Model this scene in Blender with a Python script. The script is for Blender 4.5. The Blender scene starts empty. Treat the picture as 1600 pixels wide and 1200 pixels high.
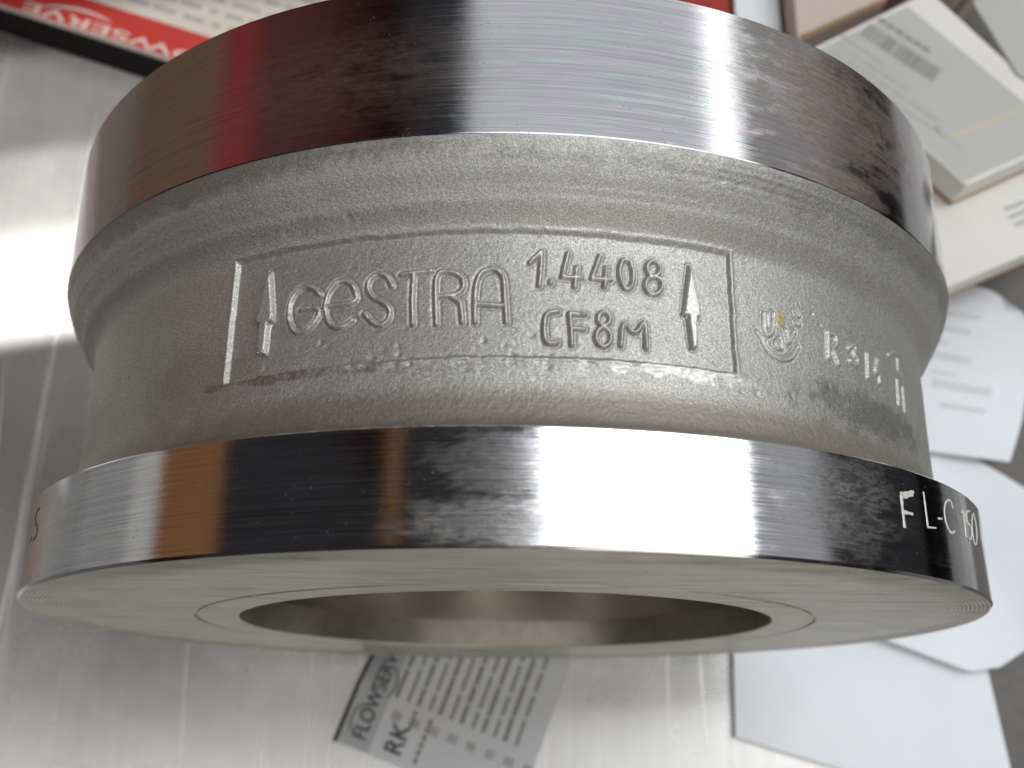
import bpy, bmesh, math, random
import numpy as np
from mathutils import Matrix, Vector

# 1 unit in the tables below = the flange radius = 0.1 m.  Valve axis along Y at height 1 unit above the table.
S = 0.1
def W(x, y, z): return Vector((x * S, y * S, (z + 1.0) * S))

scene = bpy.context.scene
col = scene.collection

# ------------------------------------------------------------------ camera
cam_d = bpy.data.cameras.new('camera')
cam = bpy.data.objects.new('camera', cam_d); col.objects.link(cam)
R3 = Matrix(((0.9998213628588153, -0.012278423530985412, -0.014369505445030732),
             (0.006933172299644945, 0.9455120722276773, -0.32551321385404114),
             (0.017583329974850046, 0.3253554388469893, 0.9454282970800474)))
M4 = R3.to_4x4(); M4.translation = W(-0.02525, -0.2353, 2.34922)
cam.matrix_world = M4
cam_d.sensor_fit = 'HORIZONTAL'; cam_d.sensor_width = 36.0
cam_d.lens = 36.0 * 1599.32 / 1600.0
cam_d.clip_start = 0.005; cam_d.clip_end = 60.0
cam_d.dof.use_dof = True
cam_d.dof.focus_distance = 1.66 * S
cam_d.dof.aperture_fstop = 18.5
scene.camera = cam

# ------------------------------------------------------------------ world and lamps
world = bpy.data.worlds.new('World'); scene.world = world
world.use_nodes = True
bg = world.node_tree.nodes['Background']
bg.inputs[0].default_value = (0.95, 0.93, 1.0, 1); bg.inputs[1].default_value = 0.030

def area(name, pos, target, sx, sy, power, colour, up=(0, 1, 0)):
    d = bpy.data.lights.new(name, 'AREA'); d.shape = 'RECTANGLE'
    d.size = sx * S; d.size_y = sy * S; d.energy = power; d.color = colour
    o = bpy.data.objects.new(name, d); col.objects.link(o)
    p = W(*pos); z = (p - W(*target)).normalized()
    y = Vector(up); y = (y - z * y.dot(z)).normalized(); x = y.cross(z)
    m = Matrix((x, y, z)).transposed().to_4x4(); m.translation = p
    o.matrix_world = m
    return o
# daylight: panes are given by their angle from the zenith (to the right) and their run along the valve axis
def pane(name, a0, a1, y0, y1, radiance, colour, dist=11.0):
    a = math.radians((a0 + a1) / 2); w = 2 * dist * math.tan(math.radians(a1 - a0) / 2); L = y1 - y0; yc = (y0 + y1) / 2
    area(name, (dist * math.sin(a), yc, 0.9 + dist * math.cos(a)), (0.0, yc, 0.9), w, L, radiance * math.pi * w * L * S * S, colour)
# the bright window on the right, whose mirror image is the white band on the near rim
pane('window_light', 7.5, 53.0, 0.9, 5.2, 6.6, (0.97, 0.985, 1.0))
# the same window further along, duller, mirrored in the far rim
pane('far_window_light', -11.0, 50.0, 5.3, 17.0, 0.72, (0.95, 0.975, 1.0))
pane('far_window_gap', 50.0, 58.5, 5.3, 17.0, 2.3, (1.0, 1.0, 1.0))
# pale wall right of the window
pane('wall_light', 54.0, 73.0, -4.0, 5.2, 0.42, (0.95, 0.97, 1.0))
pane('far_wall_light', 60.0, 88.0, 5.3, 17.0, 0.30, (1.0, 0.96, 0.92))
# added overhead fill on the near side, brightens the table out of the rims' view
area('table_fill_light', (-1.0, -2.1, 10.5), (-1.0, -2.1, 0.0), 20.0, 3.2, 3.6, (1.0, 0.995, 0.985))
# added fill from the near side, lights the front face
area('front_fill_light', (4.0, -11.0, 5.0), (0.0, 0.0, -0.6), 12.0, 6.0, 4.6, (1.0, 0.97, 0.92))
# warm strip lamp added only to draw the narrow orange line on the near rim
area('warm_streak_light', (-4.35, 3.6, 10.0), (-0.1, 0.1, 0.9), 0.42, 4.4, 0.014, (1.0, 0.42, 0.10))
# a pool of light on the table left of the valve
for half, watts in ((0.24, 24.0), (0.40, 26.0), (0.62, 16.0)):       # all share the near edge of the pool
    sd = bpy.data.lights.new('table_spot', 'SPOT'); sd.energy = watts; sd.color = (1.0, 0.985, 0.96)
    sd.spot_size = math.radians(29.0); sd.spot_blend = 0.22; sd.shadow_soft_size = 0.004
    so = bpy.data.objects.new('table_spot', sd); col.objects.link(so)
    so.location = W(-2.2, 2.4, 7.0)
    so.rotation_euler = (W(-2.0, 0.985 + half, -1.0) - W(-2.2, 2.4, 7.0)).to_track_quat('-Z', 'Y').to_euler()
    so.scale = (1.0, half / 2.08, 1.0)

vs = scene.view_settings
vs.view_transform = 'Standard'; vs.look = 'None'; vs.exposure = 0.0; vs.gamma = 1.0
vs.use_curve_mapping = False

# ------------------------------------------------------------------ material helpers
class NT:
    def __init__(s, name):
        s.m = bpy.data.materials.new(name); s.m.use_nodes = True
        s.t = s.m.node_tree; s.b = s.t.nodes['Principled BSDF']; s.out = s.t.nodes['Material Output']
    def n(s, typ, **kw):
        o = s.t.nodes.new(typ)
        for k, v in kw.items(): setattr(o, k, v)
        return o
    def put(s, sock, v):
        if isinstance(v, bpy.types.NodeSocket): s.t.links.new(v, sock)
        elif isinstance(v, (tuple, list)) and len(v) == 3 and sock.type == 'RGBA': sock.default_value = (*v, 1)
        else: sock.default_value = v
    def math(s, op, a, b=0.0, c=0.0, clamp=False):
        o = s.n('ShaderNodeMath', operation=op, use_clamp=clamp)
        s.put(o.inputs[0], a); s.put(o.inputs[1], b); s.put(o.inputs[2], c)
        return o.outputs[0]
    def mapr(s, v, a, b, c=0.0, d=1.0, smooth=True):
        o = s.n('ShaderNodeMapRange', interpolation_type='SMOOTHSTEP' if smooth else 'LINEAR', clamp=True)
        s.put(o.inputs[0], v)
        for i, q in zip((1, 2, 3, 4), (a, b, c, d)): s.put(o.inputs[i], q)
        return o.outputs[0]
    def mix(s, f, a, b):
        o = s.n('ShaderNodeMix', data_type='RGBA')
        s.put(o.inputs[0], f); s.put(o.inputs[6], a); s.put(o.inputs[7], b)
        return o.outputs[2]
    def coord(s, kind='Object', scale=(1, 1, 1), loc=(0, 0, 0), rot=(0, 0, 0)):
        if kind == 'UV': c = s.n('ShaderNodeUVMap').outputs[0]
        else: c = s.n('ShaderNodeTexCoord').outputs[kind]
        mp = s.n('ShaderNodeMapping'); s.put(mp.inputs[0], c)
        mp.inputs['Scale'].default_value = scale; mp.inputs['Location'].default_value = loc; mp.inputs['Rotation'].default_value = rot
        return mp.outputs[0]
    def noise(s, vec, scale=1.0, detail=4.0, rough=0.55, dist=0.0):
        o = s.n('ShaderNodeTexNoise'); s.put(o.inputs['Vector'], vec)
        o.inputs['Scale'].default_value = scale; o.inputs['Detail'].default_value = detail
        o.inputs['Roughness'].default_value = rough; o.inputs['Distortion'].default_value = dist
        return o.outputs[0]
    def voro(s, vec, scale, feature='F1', rand=1.0):
        o = s.n('ShaderNodeTexVoronoi', feature=feature); s.put(o.inputs['Vector'], vec)
        o.inputs['Scale'].default_value = scale; o.inputs['Randomness'].default_value = rand
        return o.outputs['Distance']
    def bump(s, h, strength, dist, normal=None):
        o = s.n('ShaderNodeBump'); s.put(o.inputs['Height'], h)
        o.inputs['Strength'].default_value = strength; o.inputs['Distance'].default_value = dist
        if normal is not None: s.put(o.inputs['Normal'], normal)
        return o.outputs[0]
    def spot(s, u0, v0, ru, rv, noise=None, amt=0.0):
        """soft elliptical patch on the u (angle), v (axis) map, its rim broken by noise"""
        sx = s.n('ShaderNodeSeparateXYZ'); s.put(sx.inputs[0], s.n('ShaderNodeUVMap').outputs[0])
        a = s.math('DIVIDE', s.math('SUBTRACT', sx.outputs[0], u0), ru)
        b = s.math('DIVIDE', s.math('SUBTRACT', sx.outputs[1], v0), rv)
        d = s.math('SQRT', s.math('ADD', s.math('MULTIPLY', a, a), s.math('MULTIPLY', b, b)))
        if noise is not None: d = s.math('ADD', d, s.math('MULTIPLY', s.math('SUBTRACT', noise, 0.5), amt))
        return s.mapr(d, 0.45, 1.15, 1.0, 0.0)
    def set(s, **kw):
        names = dict(base='Base Color', metal='Metallic', rough='Roughness', normal='Normal', spec='Specular IOR Level', aniso='Anisotropic')
        for k, v in kw.items(): s.put(s.b.inputs[names.get(k, k)], v)
        return s.m

def plain(name, colour, rough=0.6, metal=0.0, grain=0.05, gscale=600.0):
    t = NT(name); c = t.coord('Object')
    n = t.noise(c, gscale, 3.0)
    lo = tuple(max(0, v * (1 - grain)) for v in colour); hi = tuple(v * (1 + grain) for v in colour)
    n2 = t.noise(c, 25.0, 3.0)
    f = t.math('ADD', t.math('MULTIPLY', n, 0.5), t.math('MULTIPLY', n2, 0.5))
    return t.set(base=t.mix(t.mapr(f, 0.3, 0.7), lo, hi), rough=rough, metal=metal)

def mat_cast():
    t = NT('sand_cast_steel'); c = t.coord('Object')
    uv = t.coord('UV')
    big = t.noise(c, 55.0, 5.0, 0.6)
    fine = t.noise(c, 2300.0, 4.0, 0.65)
    grit = t.noise(c, 4200.0, 2.0, 0.6)
    base = t.mix(t.mapr(big, 0.3, 0.7), (0.54, 0.532, 0.51), (0.65, 0.643, 0.62))
    base = t.mix(t.mapr(grit, 0.35, 0.75), (0.33, 0.323, 0.305), base)
    nz = t.noise(c, 260.0, 6.0, 0.68)
    # rust along the lower left rim of the name panel and on the near root, grime on the right
    rust = t.math('MULTIPLY', t.spot(-0.42, 0.287, 0.20, 0.010, nz, 3.0), 0.55)
    rust = t.math('MAXIMUM', rust, t.math('MULTIPLY', t.spot(-0.50, 0.185, 0.55, 0.016, nz, 2.2), 0.6))
    rust = t.math('MAXIMUM', rust, t.math('MULTIPLY', t.spot(-0.60, 0.30, 0.16, 0.09, nz, 1.6), 0.22))
    base = t.mix(rust, base, (0.12, 0.078, 0.055))
    grime = t.math('MULTIPLY', t.spot(0.74, 0.285, 0.24, 0.04, nz, 2.6), 0.5)
    grime = t.math('MAXIMUM', grime, t.math('MULTIPLY', t.spot(0.75, 0.612, 0.8, 0.035, nz, 1.8), 0.40))
    grime = t.math('MAXIMUM', grime, t.math('MULTIPLY', t.spot(-0.62, 0.625, 0.6, 0.03, nz, 1.6), 0.5))
    base = t.mix(grime, base, (0.10, 0.095, 0.085))
    tan = t.math('MULTIPLY', t.spot(0.20, 0.205, 1.3, 0.052, nz, 0.5), 0.72)  # shade of the fillet behind the near rim, put into the colour
    base = t.mix(tan, base, (0.25, 0.22, 0.175))
    pale = t.math('MULTIPLY', t.spot(0.27, 0.290, 0.13, 0.013, nz, 4.0), 0.85)  # pale torn burr below the panel, its glints put into the colour
    base = t.mix(pale, base, (0.72, 0.71, 0.68))
    yel = t.spot(0.489, 0.408, 0.012, 0.019, nz, 1.4)
    base = t.mix(t.math('MULTIPLY', yel, 0.7), base, (0.42, 0.36, 0.10))
    wr = t.n('ShaderNodeAttribute', attribute_name='wear').outputs['Fac']
    base = t.mix(t.math('MULTIPLY', wr, t.mapr(big, 0.2, 0.6, 0.30, 0.75)), base, (0.74, 0.73, 0.70))
    nrm = t.bump(t.math('ADD', t.math('MULTIPLY', fine, 0.7), t.math('MULTIPLY', grit, 0.3)), 0.30, 0.00032)
    return t.set(base=base, metal=0.72, rough=t.mapr(fine, 0.3, 0.75, 0.44, 0.66), normal=nrm)

def mat_rim(name, near):
    t = NT(name); c = t.coord('Object')
    s1 = t.noise(t.coord('UV', (2.2, 330.0, 1)), 1.0, 5.0, 0.6)
    s2 = t.noise(t.coord('UV', (7.0, 900.0, 1), (3.1, 7.7, 0)), 1.0, 3.0, 0.6)
    s3 = t.noise(t.coord('UV', (1.1, 70.0, 1), (5.1, 2.7, 0)), 1.0, 3.0, 0.5)
    blot = t.noise(t.coord('UV', (14.0, 38.0, 1)), 1.0, 6.0, 0.65)
    speck = t.voro(t.coord('UV', (75.0, 120.0, 1)), 1.0)
    line = t.math('ADD', t.math('MULTIPLY', s1, 0.55), t.math('MULTIPLY', s2, 0.45))
    base = t.mix(t.mapr(line, 0.3, 0.7), (0.40, 0.405, 0.42), (0.74, 0.74, 0.735))
    hue = t.noise(t.coord('UV', (9.0, 26.0, 1), (1.7, 0.3, 0)), 1.0, 3.0, 0.6)  # iridescent sheen put into the base colour as violet and green tints
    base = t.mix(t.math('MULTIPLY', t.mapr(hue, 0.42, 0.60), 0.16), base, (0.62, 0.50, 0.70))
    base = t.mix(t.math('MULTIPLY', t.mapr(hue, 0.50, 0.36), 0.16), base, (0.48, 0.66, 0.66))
    nrm = t.bump(line, 0.13 if near else 0.18, 0.00008)
    nrm = t.bump(s3, 0.05, 0.0003, nrm)
    if near:
        g = t.math('MULTIPLY', t.spot(-0.045, 0.035, 0.13, 0.045, blot, 2.4), 0.75)
        g = t.math('MAXIMUM', g, t.math('MULTIPLY', t.spot(-0.02, 0.115, 0.11, 0.06, blot, 3.0), 0.5))
        g = t.math('MAXIMUM', g, t.math('MULTIPLY', t.spot(0.52, 0.10, 0.13, 0.10, blot, 3.0), 0.55))
        dirt, dirt2 = (0.20, 0.195, 0.17), (0.03, 0.03, 0.035)
    else:
        g = t.math('MULTIPLY', t.spot(0.60, 0.80, 0.24, 0.15, blot, 2.6), 0.8)
        g = t.math('MAXIMUM', g, t.math('MULTIPLY', t.spot(0.60, 0.655, 0.13, 0.035, blot, 2.0), 0.9))
        g = t.math('MAXIMUM', g, t.math('MULTIPLY', t.spot(-0.25, 0.76, 0.30, 0.10, blot, 3.4), 0.22))
        dirt, dirt2 = (0.17, 0.125, 0.10), (0.09, 0.062, 0.05)
    spk = t.math('MULTIPLY', t.mapr(speck, 0.08, 0.20, 1.0, 0.0), t.mapr(blot, 0.50, 0.62))
    dcol = t.mix(t.mapr(t.noise(t.coord('UV', (60.0, 150.0, 1)), 1.0, 5.0, 0.7), 0.42, 0.62), dirt, dirt2)
    rough = t.math('ADD', t.mapr(line, 0.3, 0.75, 0.05 if near else 0.06, 0.13 if near else 0.16), t.math('MULTIPLY', g, 0.22))
    rough = t.math('ADD', rough, t.math('MULTIPLY', t.mapr(blot, 0.45, 0.75), 0.07))
    dif = t.n('ShaderNodeBsdfPrincipled'); t.put(dif.inputs['Base Color'], dcol); dif.inputs['Roughness'].default_value = 0.5
    t.put(dif.inputs['Normal'], nrm)
    t.set(base=base, metal=1.0, rough=rough, normal=nrm)
    mx = t.n('ShaderNodeMixShader')
    f = t.math('MAXIMUM', t.math('MULTIPLY', g, t.mapr(blot, 0.30, 0.62)), t.math('MULTIPLY', spk, 0.5))
    t.put(mx.inputs[0], f); t.put(mx.inputs[1], t.b.outputs[0]); t.put(mx.inputs[2], dif.outputs[0])
    t.put(t.out.inputs[0], mx.outputs[0])
    return t.m

def mat_face():
    t = NT('turned_face_steel'); c = t.coord('Object')
    n = t.noise(c, 90.0, 5.0, 0.6); f = t.noise(c, 900.0, 3.0)
    smear = t.noise(t.coord('Object', (40, 40, 400), rot=(0, 0.5, 0)), 1.0, 5.0, 0.65)
    base = t.mix(t.mapr(n, 0.3, 0.7), (0.44, 0.42, 0.365), (0.58, 0.56, 0.50))
    base = t.mix(t.math('MULTIPLY', t.mapr(smear, 0.44, 0.70), 0.65), base, (0.24, 0.225, 0.19))
    pits = t.mapr(t.voro(c, 260.0), 0.05, 0.12, 1.0, 0.0)
    base = t.mix(t.math('MULTIPLY', pits, t.mapr(n, 0.5, 0.62)), base, (0.10, 0.09, 0.075))
    # paler oval near the top of the face
    sx = t.n('ShaderNodeSeparateXYZ'); t.put(sx.inputs[0], c)
    a = t.math('DIVIDE', t.math('ADD', sx.outputs[0], 0.008), 0.021); b = t.math('DIVIDE', t.math('SUBTRACT', sx.outputs[2], 0.200), 0.026)
    d = t.math('ADD', t.math('MULTIPLY', a, a), t.math('MULTIPLY', b, b))
    base = t.mix(t.math('MULTIPLY', t.mapr(d, 0.92, 1.03, 1.0, 0.0), 0.35), base, (0.60, 0.585, 0.53))
    nrm = t.bump(f, 0.12, 0.0002)
    return t.set(base=base, metal=0.6, rough=t.mapr(n, 0.3, 0.7, 0.34, 0.46), normal=nrm)

def mat_table():
    t = NT('brushed_stainless_steel'); c = t.coord('Object')
    st = t.noise(t.coord('Object', (420, 14, 1), rot=(0, 0, 0.10)), 1.0, 5.0, 0.6)
    st2 = t.noise(t.coord('Object', (1500, 60, 1), (2, 1, 0), rot=(0, 0, -0.12)), 1.0, 3.0, 0.6)
    cl = t.noise(c, 14.0, 5.0, 0.6)
    cl2 = t.noise(t.coord('Object', (60, 22, 1), (4, 1, 0), rot=(0, 0, 0.45)), 1.0, 4.0, 0.6)
    base = t.mix(t.mapr(st, 0.3, 0.7), (0.585, 0.58, 0.57), (0.62, 0.615, 0.605))
    base = t.mix(t.math('MULTIPLY', t.mapr(cl2, 0.48, 0.75), 0.28), base, (0.46, 0.45, 0.44))
    # long crossing scratches
    def scr(rot, sx, sy, lo, loc):
        n = t.noise(t.coord('Object', (sx, sy, 1), loc, (0, 0, rot)), 1.0, 0.0, 0.4, 0.0)
        ridge = t.math('ABSOLUTE', t.math('SUBTRACT', n, 0.5))
        gate = t.mapr(t.noise(t.coord('Object', (sx * 0.5, sy * 3.2, 1), (loc[1], loc[0], 0), (0, 0, rot)), 1.0, 2.0), lo, lo + 0.06)
        return t.math('MULTIPLY', t.mapr(ridge, 0.0, 0.008, 1.0, 0.0), gate)
    sc = t.math('MAXIMUM', scr(0.75, 70, 1.6, 0.54, (1, 3, 0)), scr(-0.6, 60, 1.4, 0.55, (7, 2, 0)))
    sc = t.math('MAXIMUM', sc, scr(-1.2, 60, 1.2, 0.58, (2, 9, 0)))
    sc = t.math('MAXIMUM', sc, scr(1.1, 80, 1.3, 0.58, (5, 4, 0)))
    base = t.mix(t.math('MULTIPLY', sc, 0.85), base, (0.90, 0.85, 0.82))
    nrm = t.bump(t.math('ADD', t.math('MULTIPLY', st, 0.6), t.math('MULTIPLY', st2, 0.4)), 0.014, 0.0002)
    nrm = t.bump(cl, 0.10, 0.002, nrm)
    nrm = t.bump(sc, 0.25, 0.0003, nrm)
    return t.set(base=base, metal=0.72, rough=t.math('ADD', t.mapr(cl, 0.3, 0.7, 0.23, 0.31), t.math('MULTIPLY', sc, 0.15)), normal=nrm)

def mat_paper(name, colour, var=0.03):
    t = NT(name); c = t.coord('Object')
    n = t.noise(c, 18.0, 4.0, 0.6); f = t.noise(c, 1800.0, 2.0)
    lo = tuple(v * (1 - var * 2) for v in colour)
    return t.set(base=t.mix(t.mapr(n, 0.35, 0.65), lo, colour), rough=0.62, normal=t.bump(f, 0.08, 0.0001))

M = dict(
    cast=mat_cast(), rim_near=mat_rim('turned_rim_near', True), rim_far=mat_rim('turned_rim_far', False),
    face=mat_face(), table=mat_table(),
    seat=plain('lapped_seat_steel', (0.55, 0.54, 0.50), 0.30, 0.8, 0.06),
    bore=plain('bore_steel', (0.66, 0.63, 0.58), 0.22, 1.0, 0.10, 300),
    borecone=plain('bore_entry_steel', (0.29, 0.265, 0.225), 0.34, 0.8, 0.15, 300),
    etch=plain('etched_steel', (0.66, 0.65, 0.61), 0.55, 0.2, 0.12, 2000),
    etch_dark=plain('etched_dark_steel', (0.07, 0.068, 0.075), 0.6, 0.2, 0.15, 2000),  # darker etch tone for the characters on the left
    paper=mat_paper('coated_white_paper', (0.84, 0.865, 0.90)),
    leaf=mat_paper('printed_grey_paper', (0.66, 0.665, 0.68)),
    leafband=plain('grey_print_band', (0.44, 0.445, 0.455), 0.6, 0, 0.04),
    carton=mat_paper('white_carton_board', (0.74, 0.725, 0.69)),
    sticker=mat_paper('sticker_paper', (0.47, 0.47, 0.45)),
    pink=mat_paper('pinkish_carton_board', (0.58, 0.475, 0.43)),
    glue=plain('yellowed_glue', (0.52, 0.48, 0.34), 0.5, 0, 0.1),
    kraft=plain('kraft_edge', (0.34, 0.20, 0.09), 0.8, 0, 0.15),
    black=plain('side_shade_board', (0.012, 0.010, 0.010), 0.9, 0, 0.2),  # near-black that stands for shade on the red carton's front side
    shade_board=plain('shade_brown_board', (0.030, 0.022, 0.019), 0.7, 0, 0.2),  # brown that stands in for shade under the cartons and beside the leaflet
    red=plain('red_print', (0.33, 0.020, 0.014), 0.45, 0, 0.06),
    redwhite=mat_paper('aged_white_print', (0.42, 0.37, 0.33)),
    whiteink=plain('white_ink', (0.45, 0.36, 0.32), 0.5, 0, 0.05),
    ink=plain('black_ink', (0.055, 0.052, 0.048), 0.6, 0, 0.1),
    faintink=plain('faint_ink', (0.66, 0.68, 0.70), 0.6, 0, 0.1),
    mat=plain('added_mat', (0.115, 0.108, 0.10), 0.55, 0, 0.15, 300),
    greyink=plain('grey_ink', (0.24, 0.24, 0.225), 0.6, 0, 0.1),
    paleink=plain('pale_ink', (0.42, 0.42, 0.42), 0.6, 0, 0.1),
    orange=plain('orange_carton_board', (0.30, 0.115, 0.028), 0.7, 0, 0.1, 60),
    brown=plain('brown_carton_board', (0.20, 0.115, 0.07), 0.8, 0, 0.1, 60),
    maroon=plain('maroon_paint', (0.20, 0.05, 0.055), 0.6, 0, 0.2, 12),
    floor=plain('dark_floor', (0.05, 0.046, 0.042), 0.7, 0, 0.2, 8),
)

for k_ in ('black', 'shade_board'): M[k_].node_tree.nodes['Principled BSDF'].inputs['Specular IOR Level'].default_value = 0.1

# ------------------------------------------------------------------ object helpers
def link(o, parent=None):
    col.objects.link(o)
    if parent is not None: o.parent = parent
    return o
def empty(name, loc):
    o = bpy.data.objects.new(name, None); o.empty_display_size = 0.01; col.objects.link(o)
    o.matrix_basis = Matrix.Translation(loc); return o
def tag(o, label, cat=None, group=None, kind=None):
    if label: o['label'] = label
    if cat: o['category'] = cat
    if group: o['group'] = group
    if kind: o['kind'] = kind
    return o
def mesh_obj(name, verts, faces, mat, parent=None, smooth=False, uvs=None, normals=None, origin=None):
    """verts in world metres; stored relative to the parent's origin (or `origin`)"""
    off = np.array(parent_origin(parent) if parent is not None else (origin or (0, 0, 0)), float)
    v = np.asarray(verts, float) - off
    me = bpy.data.meshes.new(name); me.from_pydata(v.tolist(), [], [list(map(int, f)) for f in faces]) if not isinstance(faces, np.ndarray) else fast_mesh(me, v, faces)
    me.materials.append(mat)
    if uvs is not None:
        l = me.uv_layers.new(name='UVMap'); vi = np.empty(len(me.loops), np.int32); me.loops.foreach_get('vertex_index', vi)
        l.data.foreach_set('uv', np.asarray(uvs, np.float32)[vi].ravel())
    if smooth: me.polygons.foreach_set('use_smooth', np.ones(len(me.polygons), bool))
    me.update()
    if normals is not None: me.normals_split_custom_set_from_vertices(np.asarray(normals, float).tolist())
    o = bpy.data.objects.new(name, me)
    if parent is None: o.location = tuple(off)
    return link(o, parent)
def parent_origin(p):
    v = Vector((0, 0, 0))
    while p is not None: v = v + p.location; p = p.parent
    return tuple(v)
def fast_mesh(me, v, quads):
    n, m = len(v), len(quads)
    me.vertices.add(n); me.vertices.foreach_set('co', v.astype(np.float32).ravel())
    me.loops.add(4 * m); me.loops.foreach_set('vertex_index', quads.astype(np.int32).ravel())
    me.polygons.add(m); me.polygons.foreach_set('loop_start', np.arange(0, 4 * m, 4, dtype=np.int32))
    me.update(calc_edges=True)

def lathe(name, prof, mat, parent, seg=256, sharp=True, noise=0.0):
    """prof: (Y, r) points, revolved about the valve axis; every profile segment gets its own flat-edged ring"""
    prof = np.array(prof, float); n = len(prof)
    th = np.linspace(-math.pi, math.pi, seg + 1)
    V, F, U, N = [], [], [], []
    for i in range(n - 1):
        (y0, r0), (y1, r1) = prof[i], prof[i + 1]
        b = len(V)
        dy, dr = y1 - y0, r1 - r0; L = math.hypot(dy, dr) or 1
        nr, ny = dy / L, -dr / L
        for t in th:
            for (y, r) in ((y0, r0), (y1, r1)):
                V.append(W(r * math.sin(t), y, r * math.cos(t))); U.append((t, y))
                N.append((nr * math.sin(t), ny, nr * math.cos(t)))
        for k in range(seg): F.append((b + 2 * k, b + 2 * k + 2, b + 2 * k + 3, b + 2 * k + 1))
    return mesh_obj(name, V, np.array(F), mat, parent, True, U, N)

def prism(name, poly, z0, z1, mat, parent=None, bevel=0.0, origin=None):
    """vertical prism over a polygon given in table units, anticlockwise"""
    bm = bmesh.new()
    vs_ = [bm.verts.new(W(x, y, z0)) for x, y in poly]; f = bm.faces.new(vs_)
    r = bmesh.ops.extrude_face_region(bm, geom=[f])
    for v in [g for g in r['geom'] if isinstance(g, bmesh.types.BMVert)]: v.co.z = (z1 + 1) * S
    bmesh.ops.recalc_face_normals(bm, faces=bm.faces)
    if bevel: bmesh.ops.bevel(bm, geom=list(bm.edges), offset=bevel * S, segments=2, affect='EDGES', profile=0.6)
    off = Vector(parent_origin(parent)) if parent is not None else Vector(origin or (0, 0, 0))
    for v in bm.verts: v.co -= off
    me = bpy.data.meshes.new(name); bm.to_mesh(me); bm.free(); me.materials.append(mat)
    o = bpy.data.objects.new(name, me)
    if parent is None: o.location = off
    return link(o, parent)

# =================================================================== the setting
prism('table', [(-9.5, -4.0), (4.4, -4.0), (4.4, 9.0), (-9.5, 9.0)], -1.05, -1.002, M['table'], None, 0.02)['kind'] = 'structure'
fl = prism('floor', [(-40, -40), (40, -40), (40, 40), (-40, 40)], -9.2, -9.0, M['floor']); fl['kind'] = 'structure'

# =================================================================== the valve body
valve = empty('wafer_valve_body', W(0, 0.45, -1))
tag(valve, 'large round stainless steel valve body lying on its side on the steel table', 'valve')

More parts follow.
